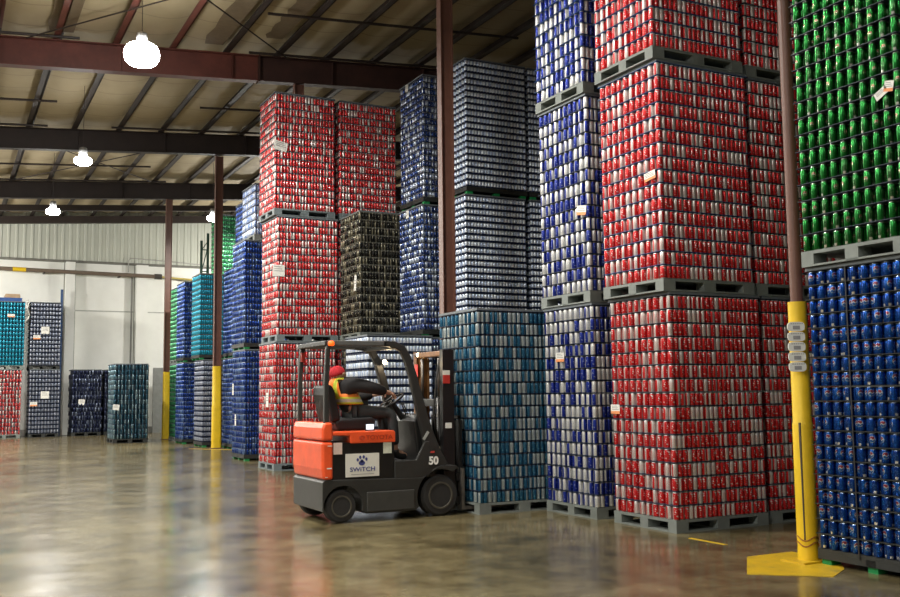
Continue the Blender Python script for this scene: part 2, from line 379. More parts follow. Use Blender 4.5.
# five white location plates on the near guard
PLATE = plain('white_plate', (.76, .77, .72), .45, 0, .04)
ordn = ('topmost', 'second from the top', 'third from the top', 'fourth from the top', 'lowest')
for k in range(5):
    z = 2.125-k*.092; x = 6.935; y = COLS[0][1]-.07
    pl = thing('location_plate', (x, y, z), f'white rounded location plate with grey print on the yellow sleeve, {ordn[k]}', 'sign plate', 'white plates on the yellow sleeve', rz=-R(28))
    bm = bmesh.new(); n = 20; pr = []
    for q in range(n):
        a = 2*PI*q/n; c, si = math.cos(a), math.sin(a); e = (abs(c)**4+abs(si)**4)**(-.25); pr.append((x+.078*e*c, z+.043*e*si))
    prism(bm, pr, y-.012, y+.004); obj('plate', bm, PLATE, pl)
    obj('print_panel', B((x-.03, x+.034, y-.015, y-.0121, z-.026, z+.008)), GREYINK, pl)
    obj('caption', B(*[(x-.05+.02*q, x-.036+.02*q, y-.014, y-.0121, z+.022, z+.030) for q in range(6)]), GREYINK, pl)

# far wall pipework
PIPE = plain('brown_pipe', (.16, .12, .09), .5)
pp = thing('wall_pipe', (0, 43.7, 0), 'long brown pipe with a yellow band running along the far white wall', 'pipe')
obj('pipe', T(tube, [(-12, 43.55, 6.95), (8.15, 43.55, 6.73)], .085, 10), PIPE, pp)
obj('yellow_band', T(tube, [(2.4, 43.55, 6.795), (2.9, 43.55, 6.79)], .092, 10), YELLOW, pp)
obj('end_coupling', T(tube, [(8.05, 43.55, 6.731), (8.35, 43.55, 6.728)], .12, 10), plain('dark_coupling', (.05, .045, .04), .5), pp)
obj('thin_pipe', T(tube, [(8.35, 43.55, 6.728), (10.6, 43.55, 6.6)], .04, 8), plain('dull_yellow_pipe', (.5, .4, .12), .5), pp)
[obj('bracket', B((x-.03, x+.03, 43.5, 44.0, 6.84-.011*x-.12, 6.84-.011*x-.06)), DARK_AND_SHADED_STEEL, pp) for x in (-8, -4, 0, 3.6, 6.6)]
tag(obj('conduit', T(tube, [(7.17, 43.962, 6.72), (7.17, 43.962, 2.6)], .036, 8), plain('grey_conduit', (.25, .25, .24), .5)), 'thin grey vertical conduit dropping down the far wall beside the right pilaster', 'conduit')
tag(obj('cable_run', T(tube, [(7.0, 43.85, 6.9), (7.0, 43.85, 7.42), (7.1, 43.85, 7.52), (9.4, 43.85, 7.42), (11.5, 43.85, 7.3)], .02, 6), plain('pale_cable', (.35, .35, .33), .5)), 'pale cable run bending along the bottom of the corrugated siding', 'cable')

# ------------------------------------------------------------------ high bay lamps, with unseen lights added by the far wall
LENS = glow('lamp_lens', (1, 1, .97), 75)
HOUS = plain('grey_lamp_housing', (.3, .3, .3), .4, .3)
def lamp(x, y, z, r, label, power=1.0, kind='AREA'):
    g = thing('high_bay_lamp', (x, y, z), label, 'lamp', 'high bay lamps under the roof')
    obj('housing', T(lathe, [(.05, r*.72+.2), (.09, r*.72+.18), (.1, r*.72+.1), (.1, r*.72+.01), (.09, r*.7)], (x, y, z), 'z', 20), HOUS, g, smooth=True)
    obj('lens', T(lathe, [(max(.03, r*math.cos(a)**.55), r*(.68 if r > .3 else .5)*math.sin(a)+.04*r) for a in np.linspace(-1.52, 1.52, 17)], (x, y, z), 'z', 40), LENS, g, smooth=True)
    obj('hanger', T(tube, [(x, y, z+r*.72+.19), (x, y, zr(x)+.78)], .006, 6), DARK_AND_SHADED_STEEL, g)
    ld = bpy.data.lights.new('lamp_light', kind)
    if kind == 'AREA': ld.shape = 'DISK'; ld.size = r*2
    else: ld.shadow_soft_size = r
    ld.energy = LAMP_W*power; ld.color = LAMP_COL
    lo = link(bpy.data.objects.new('lamp_light', ld)); lo.parent = g; lo.location = (0, 0, -r*.6-.03)
for x, y, z, r, lb, pw, *kd in (
    (2.99, 17.75, 7.66, .31, 'large glaring high bay lamp in front of the red rafter', 1.0),
    (2.9, 25.25, 7.34, .21, 'glowing high bay lamp just below the second, dark rafter', 1.0),
    (2.91, 32.75, 7.36, .21, 'smaller glowing high bay lamp above the far wall siding', 1.0),
    (7.94, 32.75, 7.5, .2, 'tiny high bay lamp beside the tall green can stack', 1.0),
    (2.95, 10.25, 7.66, .25, 'high bay lamp over the forklift, above the frame', 1.2),
    (2.95, 2.75, 7.66, .25, 'high bay lamp nearest the camera over the aisle', .12),
    (2.95, -4.75, 7.66, .25, 'high bay lamp behind the camera over the aisle', .25),
    (-2.1, 2.75, 7.3, .25, 'high bay lamp of the left row beside the camera', 1.0),
    (-7.1, 2.75, 6.9, .25, 'high bay lamp of the outer left row beside the camera', 1.3),
    (-7.1, 10.25, 6.9, .25, 'high bay lamp of the outer left row, second bay', .8),
    (-2.1, 10.25, 7.3, .25, 'high bay lamp of the left row, second bay', .7),
    (-2.1, 17.75, 7.3, .25, 'high bay lamp of the left row, third bay', 1.0),
    (-2.1, 25.25, 7.3, .25, 'high bay lamp of the left row, fourth bay', 1.0),
    (-2.1, 32.75, 7.3, .25, 'high bay lamp of the left row, fifth bay', 1.5),
    (-2.1, 39.0, 6.6, .25, 'unseen lamp added off to the left to brighten the far wall', 4.0, 'POINT'),  # added out of view to brighten the far wall
    (-6.5, 39.0, 6.6, .25, 'unseen lamp added farther left to brighten the far wall', 4.0, 'POINT'),  # second added wall light, also out of view
    (12.5, 40.0, 6.8, .25, 'unseen lamp added behind the stacks to even out the far wall light', 4.0, 'POINT')):  # added where the stacks hide it, to even the light on the wall
    lamp(x, y, z, r, lb, pw, *kd)

# ------------------------------------------------------------------ pallet loads of cans
PROF_NEAR = [(.76, 0), (.93, .015), (1, .04), (1, .905), (.97, .935), (.9, .968), (.88, .98), (.9, .988), (.9, 1.0)]
PROF_FAR = [(.8, 0), (1, .04), (1, .9), (.84, .97), (.84, 1.0)]
W_, D_, H_ = 1.355, 1.12, 2.66
CR, PX, PY = .0328, .0676, .0577
def template(prof, n, h):
    k = np.arange(n)*2*PI/n
    vs = np.concatenate([np.stack([np.cos(k)*r*CR, np.sin(k)*r*CR, np.full(n, t*h)], 1) for r, t in prof])
    f, uv = [], []
    for j in range(len(prof)-1):
        for i in range(n):
            i2 = (i+1) % n; f.append((j*n+i, j*n+i2, (j+1)*n+i2, (j+1)*n+i))
            uv.append(((i/n, prof[j][1]), ((i+1)/n, prof[j][1]), ((i+1)/n, prof[j+1][1]), (i/n, prof[j+1][1])))
    return vs.astype(np.float32), np.array(f, np.int32), np.array(uv, np.float32)
def cans_mesh(name, P, rot, h, near, mat):
    vs, f, uv = template(PROF_NEAR if near else PROF_FAR, 14 if near else 9, h)
    N = len(P); nv, nf = len(vs), len(f)
    V = (vs[None]+np.asarray(P, np.float32)[:, None, :]).reshape(-1, 3)
    F = (f[None]+(np.arange(N, dtype=np.int32)*nv)[:, None, None]).reshape(-1)
    U = np.repeat(uv[None], N, 0).astype(np.float32); U[..., 0] += np.asarray(rot, np.float32)[:, None, None]
    me = bpy.data.meshes.new(name)
    me.vertices.add(len(V)); me.vertices.foreach_set('co', V.reshape(-1))
    me.loops.add(len(F)); me.loops.foreach_set('vertex_index', F)
    me.polygons.add(N*nf); me.polygons.foreach_set('loop_start', np.arange(N*nf, dtype=np.int32)*4)
    me.polygons.foreach_set('use_smooth', np.ones(N*nf, dtype=bool))
    me.uv_layers.new(name='UVMap').data.foreach_set('uv', U.reshape(-1))
    me.materials.append(mat); me.update(calc_edges=True); me.validate()
    return me
def layout(n, pitch, both, ragged, gap=False):
    """can positions (local, centred footprint): outer cans of each tier; returns list of (x,y,z,tier,face_rank)"""
    out = []
    for t in range(n):
        ox, oy = (rng.normal(0, ragged), rng.normal(0, ragged)) if ragged else (0, 0)
        for j in range(19):
            cnt = 20 if j % 2 == 0 else 19
            full = j < 2 or j >= (17 if both else 18)
            idx = range(cnt) if full else ([0, 1, cnt-2, cnt-1] if both else [0, 1, cnt-1])
            for i in idx:
                if gap and j % 2 and i in (0, cnt-1): continue
                seen = 1 if (j == 0 or i == 0) else 0
                out.append((-W_/2+CR+i*PX+(PX/2 if j % 2 else 0)+ox, -D_/2+CR+j*PY+oy, .145+t*pitch, t, seen))
    return np.array(out)
def project(p):
    d = Vector(p)-camo.location; z = d.dot(fw)
    return 450+FPX*d.dot(cx)/z, 298.5-FPX*d.dot(cy)/z
NT_CACHE = {}
def sheet_bm(z, o=(0, 0)):
    return B((-W_/2-.008+o[0], W_/2+.008+o[0], -D_/2-.008+o[1], D_/2+.008+o[1], z-.0045, z-.0005))
def load(kind, x0, y0, lev, label, n=16, mode='far', style='grey', rot=False, layers=None, ragged=0, group=None, tags=(), sheet=None, dz=0, gap=False, top=True, jit=0.0):
    """a unitised pallet load: pallet, tiers of cans with a sheet over every tier, top frame, tags. mode near/mid: 100 single cans"""
    fx, fy = (D_, W_) if rot else (W_, D_)
    zb = lev*H_+dz
    g = thing('can_pallet_load', (x0+fx/2, y0+fy/2, zb), label, 'pallet of cans', group or f'pallet loads of cans', rz=(PI/2 if rot else 0)+jit)
    pitch = (H_-.14-.04)/n; nl = layers or n; h = pitch-.0125
    mat = M[kind]; sh = sheet or SHEET
    key = (kind, n, nl, mode, ragged, rot)
    if mode == 'far':
        if key not in NT_CACHE:
            L = layout(nl, pitch, True, ragged, rot); NT_CACHE[key] = cans_mesh('cans', L[:, :3], rng.random(len(L)), h, False, mat)
        o = link(bpy.data.objects.new('cans', NT_CACHE[key])); o.parent = g; o['kind'] = 'stuff'
    else:
        near = mode == 'near'
        L = layout(nl, pitch, False, ragged, gap); rotv = rng.random(len(L))
        gl = np.array(g.location); wp = L[:, :3]+gl
        dist = np.linalg.norm(wp-np.array(camo.location), axis=1)
        ok = np.array([s > 0 and (lambda q: -4 < q[0] < 904 and -6 < q[1] < 600)(project(p)) for s, p in zip(L[:, 4], wp+np.array([0, 0, .07]))])
        idx = np.argsort(np.where(ok, dist, 1e9))[:100]; idx = idx[ok[idx]]
        rest = np.ones(len(L), bool); rest[idx] = False
        o = link(bpy.data.objects.new('cans', cans_mesh('cans', L[rest, :3], rotv[rest], h, near, mat))); o.parent = g; o['kind'] = 'stuff'
        ck = (kind, n, mode, 'one')
        if ck not in NT_CACHE: NT_CACHE[ck] = cans_mesh('can', [(0, 0, 0)], [0], h, near, mat)
        for i in idx:
            c = link(bpy.data.objects.new('can', NT_CACHE[ck])); c.parent = g; c.location = L[i, :3]; c.rotation_euler = (0, 0, -2*PI*rotv[i])
    zs = [.145+(t+1)*pitch for t in range(nl)]
    if mode == 'near':
        sk = ('sheet', sh.name)
        if sk not in NT_CACHE:
            o = obj('tier_sheet', sheet_bm(0), sh, g, world=False); NT_CACHE[sk] = o.data; o.location = (0, 0, zs[0]); rest = zs[1:]
        else: rest = zs
        for z in rest:
            o = link(bpy.data.objects.new('tier_sheet', NT_CACHE[sk])); o.parent = g; o.location = (0, 0, z)
    else:
        sk = ('sheets', sh.name, n, nl)
        if sk not in NT_CACHE:
            bm = bmesh.new()
            for z in zs: box(bm, -W_/2-.008, W_/2+.008, -D_/2-.008, D_/2+.008, z-.008, z-.0005)
            o = obj('tier_sheets', bm, sh, g, world=False); NT_CACHE[sk] = o.data
        else:
            o = link(bpy.data.objects.new('tier_sheets', NT_CACHE[sk])); o.parent = g
        o['kind'] = 'stuff'
    # pallet
    deck, foot = {'grey': (PAL, PAL), 'green': (PALK, PALG), 'blue': (PALB, PALB), 'black': (PALK, PALK)}[style]
    pk = ('pallet', style)
    if pk not in NT_CACHE:
        bm = bmesh.new()
        box(bm, -W_/2, W_/2, -D_/2, D_/2, .112, .142)
        if style != 'green':
            for yy in (-D_/2, -.06, D_/2-.12): box(bm, -W_/2, W_/2, yy, yy+.12, 0, .02)
            for xx in (-W_/2, -.07, W_/2-.14): box(bm, xx, xx+.14, -D_/2+.12, D_/2-.12, 0.001, .018)
        else:
            for yy in (-D_/2, -.05, D_/2-.1): box(bm, -W_/2, W_/2, yy, yy+.1, .052, .112)
            for xx in (-W_/2, -.06, W_/2-.12): box(bm, xx, xx+.12, -D_/2+.1, D_/2-.1, .053, .111)
        o = obj('pallet', bm, deck, g, world=False); NT_CACHE[pk] = o.data
    else: o = link(bpy.data.objects.new('pallet', NT_CACHE[pk])); o.parent = g
    pal = o
    if ('block', style) not in NT_CACHE:
        me = B((-.085, .085, -.07, .07, .0, .092)) if style != 'green' else B((-.06, .06, -.05, .05, 0, .052))
        t_ = obj('block', me, foot, pal, world=False, bevel=.006); NT_CACHE[('block', style)] = t_.data; bpy.data.objects.remove(t_)
    for bx in (-W_/2+.085, 0, W_/2-.085):
        for by in (-D_/2+.07, 0, D_/2-.07):
            b = link(bpy.data.objects.new('foot' if style == 'green' else 'block', NT_CACHE[('block', style)])); b.parent = pal; b.location = (bx*.999, by*.999, .02 if style != 'green' else 0)
    # top frame
    if top:
        if 'frame' not in NT_CACHE:
            o = obj('top_frame', B((-W_/2, W_/2, -D_/2, -D_/2+.07, 0, .028), (-W_/2, W_/2, D_/2-.07, D_/2, 0, .028), (-W_/2, -W_/2+.07, -D_/2+.07, D_/2-.07, 0, .028), (W_/2-.07, W_/2, -D_/2+.07, D_/2-.07, 0, .028)), FRAME, g, world=False)
            NT_CACHE['frame'] = o.data
        else: o = link(bpy.data.objects.new('top_frame', NT_CACHE['frame'])); o.parent = g
        o.location = (0, 0, zs[-1]+.002)
    # paper tags: (face, along (world y for L, world x for F), world z, w, h, colour, tilt)
    for face, a, z, tw, th, colr, tilt in tags:
        bm = bmesh.new()
        box(bm, -tw/2, tw/2, -.003, 0, -th/2, th/2, 0)
        if colr == 'o': box(bm, -tw/2, tw/2, -.0045, -.003, -th/2, -th/2+th*.3, 1)
        for q in range(3): box(bm, -tw*.36, tw*(.2+.1*((q*7) % 3)), -.0042, -.003, th*(.3-.18*q), th*(.36-.18*q), 2)
        o = obj('paper_tag', bm, [WHITE, ORANGE_PAPER, GREYINK], g, world=False); o['label'] = 'white paper tag with an orange lower edge' if colr == 'o' else 'white paper tag'
        if face == 'L':
            wpnt = Vector((x0-.006, a, z)); rz = -PI/2
        else: wpnt = Vector((a, y0-.006, z)); rz = 0
        d = wpnt-Vector(g.location); rr = -g.rotation_euler.z
        o.location = (d.x*math.cos(rr)-d.y*math.sin(rr), d.x*math.sin(rr)+d.y*math.cos(rr), d.z)
        o.rotation_euler = (0, tilt, rz+rr)
    return g
GR, GB, GT = 'pallet loads of red and silver cans', 'pallet loads of blue cans', 'pallet loads of other cans'
# near red block: three high, two deep
load('red', 7.16, 8.55, 0, 'lowest red and silver can load of the big red stack at the aisle corner', mode='near', group=GR, tags=[('L', 9.58, 1.34, .17, .11, 'o', 0)])
load('red', 7.09, 8.55, 1, 'middle red and silver can load of the big red stack at the aisle corner', mode='near', group=GR, sheet=SHEETB, tags=[('L', 8.72, 3.99, .2, .1, 'o', -.12)])
load('red', 7.04, 8.55, 2, 'topmost red and silver can load of the big red stack at the aisle corner', mode='near', group=GR, sheet=SHEETB)
load('red', 8.62, 8.6, 0, 'shaded red can load on the floor between the big red stack and yellow column', mode='near', group=GR)
load('red', 8.54, 8.6, 1, 'shaded middle red can load between the big red stack and the brown column', mode='near', group=GR)
load('red', 8.50, 8.6, 2, 'shaded top red can load between the big red stack and the brown column', mode='near', group=GR)
# blue and white stack behind it
load('wblue', 7.12, 9.96, 0, 'blue and white can load on the floor beside the big red stack', mode='near', group=GB, tags=[('L', 10.68, 2.0, .19, .12, 'o', 0)])
load('wblue', 7.10, 9.96, 1, 'middle blue and white can load of the stack left of the big red one', mode='near', group=GB, tags=[('L', 10.09, 3.83, .2, .12, 'o', .15)])
load('wblue', 7.07, 9.96, 2, 'topmost blue and white can load of the stack left of the big red one', mode='near', group=GB, sheet=SHEETB)
# load on the forks
load('teal', 6.15, 11.15, 0, 'teal and silver can load on a grey pallet at the forks of the orange forklift', mode='near', group=GT)
# stack at the right edge
gb = load('blue', 7.0, 5.33, 0, 'blue can load with round badges on green feet beneath the green cans', n=19, mode='near', style='green', group=GB, sheet=PALK)
obj('strap', B((-W_/2-.012, -W_/2-.008, .1, .112, .1, 2.62)), plain('black_strap', (.02, .02, .02), .4), gb, world=False)
load('green', 6.96, 5.33, 1, 'green can load at the top right, stacked on the blue badge cans', gap=True, mode='near', group=GT, sheet=plain('dark_green_blue_sheet', (.012, .02, .05), .5), tags=[('L', 5.5, 4.03, .13, .07, 'n', -.45), ('L', 5.42, 4.07, .09, .09, 'o', .2)])
# floor load behind the forklift
load('silver', 6.98, 16.88, 0, 'white and navy can load on the floor seen through the forklift cab', mode='mid', group=GT)
# tall silver stack right of the tall brown column
load('silver', 8.70, 16.14, 0, 'lowest silver blue can load, behind the teal load on the forks', n=20, group=GT, style='green')
load('silver', 8.68, 16.14, 1, 'middle silver blue can load, right of the tall brown column', n=20, mode='mid', group=GT, style='green')
load('silver', 8.72, 16.14, 2, 'top silver blue can load, right of the tall brown column', n=20, mode='mid', group=GT, style='green')
for k, w_ in enumerate(('lowest', 'middle', 'top')):
    load('silver', 10.14, 16.14, k, f'{w_} load of the partly hidden silver blue stack beside the blue and white stack', n=20, group=GT, style='green')
# navy stack left of the tall column
load('navy', 8.40, 17.38, 0, 'hidden lowest load of the navy and silver stack left of the tall brown column', n=20, group=GT, style='green')
load('navy', 8.37, 17.38, 1, 'middle load of the navy and silver stack left of the tall brown column', n=20, mode='mid', group=GT, style='green', tags=[('L', 18.05, 5.2, .13, .16, 'n', 0)])
load('navy', 8.41, 17.38, 2, 'top load of the navy and silver stack left of the tall brown column', n=20, mode='mid', group=GT, style='green', tags=[('L', 18.12, 7.88, .13, .15, 'n', .1)])
# black stack
load('black', 7.52, 18.53, 0, 'lower black can load behind the forklift cab', group=GT)
load('black', 7.50, 18.53, 1, 'black can load on the second tier in front of the red stack', mode='mid', sheet=plain('pale_tier_sheet', (.2, .2, .16), .6), group=GT, tags=[('L', 18.75, 3.83, .12, .32, 'n', .12)])
# second red block
load('red', 6.09, 19.74, 0, 'lowest load of the middle red stack, just behind the orange forklift counterweight', mode='mid', group=GR, style='blue', tags=[('L', 20.2, 1.45, .16, .3, 'n', 0)])
load('red', 6.14, 19.74, 1, 'middle load of the middle red stack, with a square white tag at its corner', mode='mid', group=GR, style='blue', tags=[('F', 6.17, 4.14, .26, .24, 'n', 0)])
load('red', 6.07, 19.74, 2, 'top load of the middle red stack, just under the rafters', mode='mid', group=GR, style='blue', tags=[('F', 6.2, 6.8, .3, .2, 'n', .2)])
load('red', 7.62, 19.76, 0, 'lowest load of the red stack hidden behind the black cans', group=GR, style='blue')
load('red', 7.56, 19.76, 1, 'middle load of the red stack behind the black cans', group=GR, style='blue')
load('red', 7.54, 19.76, 2, 'top load of the red stack showing above the black cans', mode='mid', group=GR, style='blue')
# blue stacks farther down the row
load('royal', 6.42, 23.2, 0, 'royal blue can load on green feet, lowest left of the middle red stack', group=GB, style='green', n=18, tags=[('L', 24.2, 1.7, .12, .28, 'n', 0), ('L', 23.95, .95, .12, .28, 'n', 0)])
load('royal', 6.40, 23.2, 1, 'royal blue can load on the second tier left of the middle red stack', group=GB, style='green', n=18)
load('sky', 6.64, 23.2, 2, 'half height pale blue and white striped can load topping the royal blue stack', group=GB, n=14, layers=7, sheet=SHEET)
for k, w_ in enumerate(('lowest', 'middle')):
    load('royal', 6.85, 24.6, k, f'{w_} load of the blue stack hidden behind the royal blue cans', group=GB, style='green', n=18)
load('royal', 6.84, 24.6, 2, 'low blue can load peeking out left of the pale striped one', group=GB, n=18, layers=8)
load('royal', 7.5, 28.4, 0, 'lower load of the blue stack right behind the yellow footed second column', group=GB, style='green', n=18)
load('royal', 7.5, 28.4, 1, 'upper load of the blue stack right behind the second column', group=GB, style='green', n=18)
load('grey', 7.06, 30.2, 0, 'grey striped can load on the floor under the bright cyan one', group=GT, style='green')
load('cyan', 6.95, 30.2, 1, 'bright cyan can load stacked on grey striped cans beside the second column', group=GT, style='green', sheet=plain('tan_tier_sheet', (.22, .15, .09), .6))
for k, w_ in enumerate(('lower', 'upper')):
    load('royal', 6.98, 32.6, k, f'{w_} load of the narrow blue stack between green and cyan stacks', group=GB, style='green', n=18)
    load('leaf', 7.14, 34.4, k, f'{w_} load of the short green stack behind the farthest yellow column guard', group=GT, style='grey')
for k, w_ in enumerate(('lowest', 'middle', 'top')):
    load('leaf', 8.56, 34.4, k, f'{w_} load of the tall green stack rising behind the cyan cans', group=GT)
# far end loads by the wall
load('dteal', 5.09, 34.4, 0, 'single dark teal can load standing alone in front of the far wall', group=GT, style='black', rot=True, n=15, tags=[('F', 5.18, 1.2, .2, .18, 'n', .1)])
load('dteal', 5.4, 36.0, 0, 'dark teal can load directly behind the lone teal one', group=GT, style='black', rot=True, n=15)
load('ink', 4.62, 41.9, 0, 'lone ragged dark navy can load against the white wall', group=GT, style='black', rot=True, n=15, ragged=.022, tags=[('F', 4.98, 1.35, .24, .22, 'n', .1)])
load('ink', 5.86, 42.0, 0, 'dark can load half hidden behind the dark teal load', group=GT, style='black', rot=True, n=15)
load('grey', 3.02, 41.8, 0, 'lower load of the tall grey can stack by the left pilaster', group=GT, style='black', rot=True, n=15, tags=[('F', 3.6, 1.65, .3, .28, 'n', 0), ('F', 3.2, 1.3, .26, .16, 'o', 0)])
load('grey', 3.0, 41.8, 1, 'upper load of the tall grey can stack by the left pilaster', group=GT, style='black', rot=True, n=15, tags=[('F', 3.55, 4.2, .3, .28, 'n', 0), ('F', 3.25, 3.92, .26, .16, 'o', 0)])
load('red', 1.62, 41.8, 0, 'far red can load on the floor at the left photo edge', group=GR, rot=True, n=16, ragged=.004)
load('cyan', 1.68, 41.8, 1, 'far cyan can load on top of red cans at the left photo edge', group=GT, rot=True, n=15, tags=[('F', 2.3, 4.75, .26, .12, 'o', 0)])

# bits on and beside the far cyan load
CARD = plain('brown_cardboard', (.42, .3, .19), .8)
for k, (x0, x1, z0, lb) in enumerate(((1.75, 2.7, 5.32, 'flat dark blue bundle of sheets on top of the far cyan load'), (2.1, 2.62, 5.47, 'small brown cardboard bundle topping the blue sheets on the far cyan load'))):
    bm = B(*[(x0+random.uniform(-.02, .02), x1+random.uniform(-.02, .02), 41.95, 42.9, z0+q*.05, z0+q*.05+.046) for q in range(3)])
    tag(obj('sheet_bundle' if k == 0 else 'cardboard_bundle', bm, SHEETB if k == 0 else CARD), lb, 'bundle')
bm = bmesh.new(); rows = []
for q in range(13):
    z = 5.38-q*.075; rows.append([bm.verts.new((2.82+.02+.05*k/3+.05*math.sin(q*.9+k)+.08*math.sin(q*.25), 41.74+k*.09+.02*math.sin(q+k), z)) for k in range(4)])
for a, b in zip(rows, rows[1:]):
    for k in range(3): bm.faces.new((a[k], a[k+1], b[k+1], b[k]))
o = tag(obj('plastic_wrap', bm, WHITE, smooth=True), 'loose white plastic wrap hanging off the far cyan load', 'plastic wrap')
md = o.modifiers.new('thick', 'SOLIDIFY'); md.thickness = .006

# green rack upright above the cyan load
RACK = plain('dark_green_rack_steel', (.02, .07, .05), .5)
rk = thing('rack_upright', (8.85, 38.0, 0), 'dark green ladder like rack upright rising behind the cyan load', 'rack upright')
obj('post', B((8.74, 8.82, 37.95, 38.05, 0, 7.55)), RACK, rk); obj('post', B((8.99, 9.07, 37.95, 38.05, 0, 7.85)), RACK, rk)
bm = bmesh.new()
for q in range(9):
    z = .4+q*.85; tube(bm, [(8.8, 38, z), (9.0, 38, z)], .022, 6); tube(bm, [(8.8, 38, z), (9.0, 38, z+.85 if q < 8 else z+.3)], .018, 6)
obj('lacing', bm, RACK, rk)
bl = thing('rack_upright', (6.05, 43.4, 0), 'slim blue rack upright behind the tall grey stack', 'rack upright')
obj('post', B((4.24, 4.33, 43.3, 43.4, 0, 6.0)), plain('blue_rack_steel', (.02, .07, .2), .5), bl)

# ------------------------------------------------------------------ forklift
FK = thing('forklift', (5.0, 11.85, 0), 'orange and grey counterbalance forklift numbered 50 lifting the teal can load', 'forklift')
ORANGE = plain('orange_paint', (.78, .09, .022), .4, 0, .1, 6)
GREYP = plain('dark_grey_paint', (.024, .024, .022), .45, 0, .2, 5)
BLACKP = plain('black_paint', (.007, .007, .007), .4, 0, .2, 5)
RUB = plain('black_rubber', (.018, .017, .016), .75, 0, .15, 20)
RIM = plain('dusty_rim', (.065, .058, .042), .6, 0, .2, 12)
SEATM = plain('black_vinyl', (.014, .014, .015), .5)
MASTM = plain('brown_greasy_steel', (.2, .09, .03), .4, .4, .3, 9)
STEELM = plain('worn_steel', (.2, .18, .16), .4, .7, .2, 9)
NY, FYY = 11.3, 12.4
def arc(cx_, cz, r, a0, a1, n): return [(cx_+r*math.cos(R(a0+(a1-a0)*k/n)), cz+r*math.sin(R(a0+(a1-a0)*k/n))) for k in range(n+1)]
prof = [(4.09, .17), (4.09, .50), (4.12, .53), (5.40, .50), (5.5, .53), (5.60, .61), (5.68, .635), (5.90, .63), (5.93, .6)]
prof += arc(5.68, .255, .335, 62, 200, 12) + [(5.33, .10), (4.66, .10)] + arc(4.355, .2, .25, -14, 188, 12) + [(4.10, .15)]
obj('chassis', T(prism, prof, NY, FYY), GREYP, FK, bevel=.012)
obj('side_step', B((4.66, 5.30, NY-.015, NY+.01, .12, .36)), plain('grey_step_paint', (.042, .042, .038), .5), FK, bevel=.01)
obj('axle', B((4.2, 4.5, 11.56, 12.14, .12, .5), (5.5, 5.85, 11.58, 12.12, .12, .6)), BLACKP, FK)
obj('counterweight', T(prism, [(4.10, .53), (4.08, .66), (4.08, .985), (4.225, .985), (4.225, .53)], NY-.01, FYY+.01), ORANGE, FK, bevel=.035, seg=4)
obj('rear_cover', T(prism, [(4.08, 1.0), (4.085, 1.15), (4.11, 1.215), (4.215, 1.215), (4.225, 1.0)], NY-.01, FYY+.01), ORANGE, FK, bevel=.03, seg=4)
obj('scuff_marks', B((4.14, 4.2, NY-.0125, NY-.009, .66, .675), (4.15, 4.21, NY-.0125, NY-.009, .93, .94), (4.12, 4.15, NY-.0125, NY-.009, .56, .567)), WHITE, FK)
obj('battery_cover', B((4.225, 5.04, NY+.02, FYY-.02, .50, .965)), BLACKP, FK, bevel=.01)
hood = obj('hood', T(prism, [(4.225, 1.055), (4.44, 1.05), (4.45, .955), (5.05, .955), (5.05, 1.08), (5.03, 1.10), (4.225, 1.10)], NY+.0, FYY), ORANGE, FK, bevel=.012)
def text(body, size, x, y, z, mat, parent, name, sx=1.0):
    cu = bpy.data.curves.new(name, 'FONT'); cu.body = body; cu.size = size; cu.align_x = 'CENTER'; cu.align_y = 'CENTER'; cu.extrude = .0015; cu.offset = (.004 if body == '50' else .001)*size/.1
    cu.materials.append(mat); o = link(bpy.data.objects.new(name, cu)); o.parent = parent
    bpy.context.view_layer.update()
    me = bpy.data.meshes.new_from_object(o); bpy.data.objects.remove(o); me.name = name
    o = link(bpy.data.objects.new(name, me)); o.parent = parent
    o.location = Vector((x, y, z))-wloc(parent); o.rotation_euler = (PI/2, 0, 0); o.scale = (sx, 1, 1); return o
ORD = plain('darker_orange', (.42, .04, .012), .4)
text('TOYOTA', .075, 4.83, NY-.002, 1.02, ORD, hood, 'lettering', 1.15)
obj('badge', T(lambda b: [tube(b, [(4.60+.036*rx*math.cos(a), NY-.002, 1.02+.026*rz_*math.sin(a)) for a in np.linspace(0, 2*PI, 21)], .003, 5) for rx, rz_ in ((1, 1), (.4, 1), (.75, .45))]), ORD, hood)
# placard with paw logo
pc = obj('placard', B((4.39, 4.83, NY+.008, NY+.02, .55, .83)), plain('cream_placard', (.7, .69, .62), .5, 0, .03), FK)
PAW = plain('blue_print', (.05, .06, .22), .6)
def disc(bm, x, z, rx, rz_, y=NY+.006, n=16): prism(bm, [(x+rx*math.cos(2*PI*k/n), z+rz_*math.sin(2*PI*k/n)) for k in range(n)], y, y+.003)
bm = bmesh.new()
disc(bm, 4.60, .715, .042, .03); disc(bm, 4.60, .738, .02, .02)
for dx, dzz in ((-.055, .755), (-.022, .785), (.024, .787), (.06, .76)): disc(bm, 4.60+dx, dzz, .015, .021)
obj('paw_logo', bm, PAW, pc)
text('SWiTCH', .075, 4.61, NY+.006, .637, PAW, pc, 'lettering', 1.2)
obj('caption_line', B((4.46, 4.76, NY+.006, NY+.008, .578, .585)), GREYINK, pc)
obj('sticker', B((4.235, 4.345, NY+.012, NY+.02, .83, .97)), plain('pink_white_sticker', (.66, .52, .45), .6, 0, .06, 30), FK)
obj('sticker', B((4.89, 5.0, NY+.012, NY+.02, .82, .955)), plain('pale_green_sticker', (.6, .62, .5), .6, 0, .1, 30), FK)
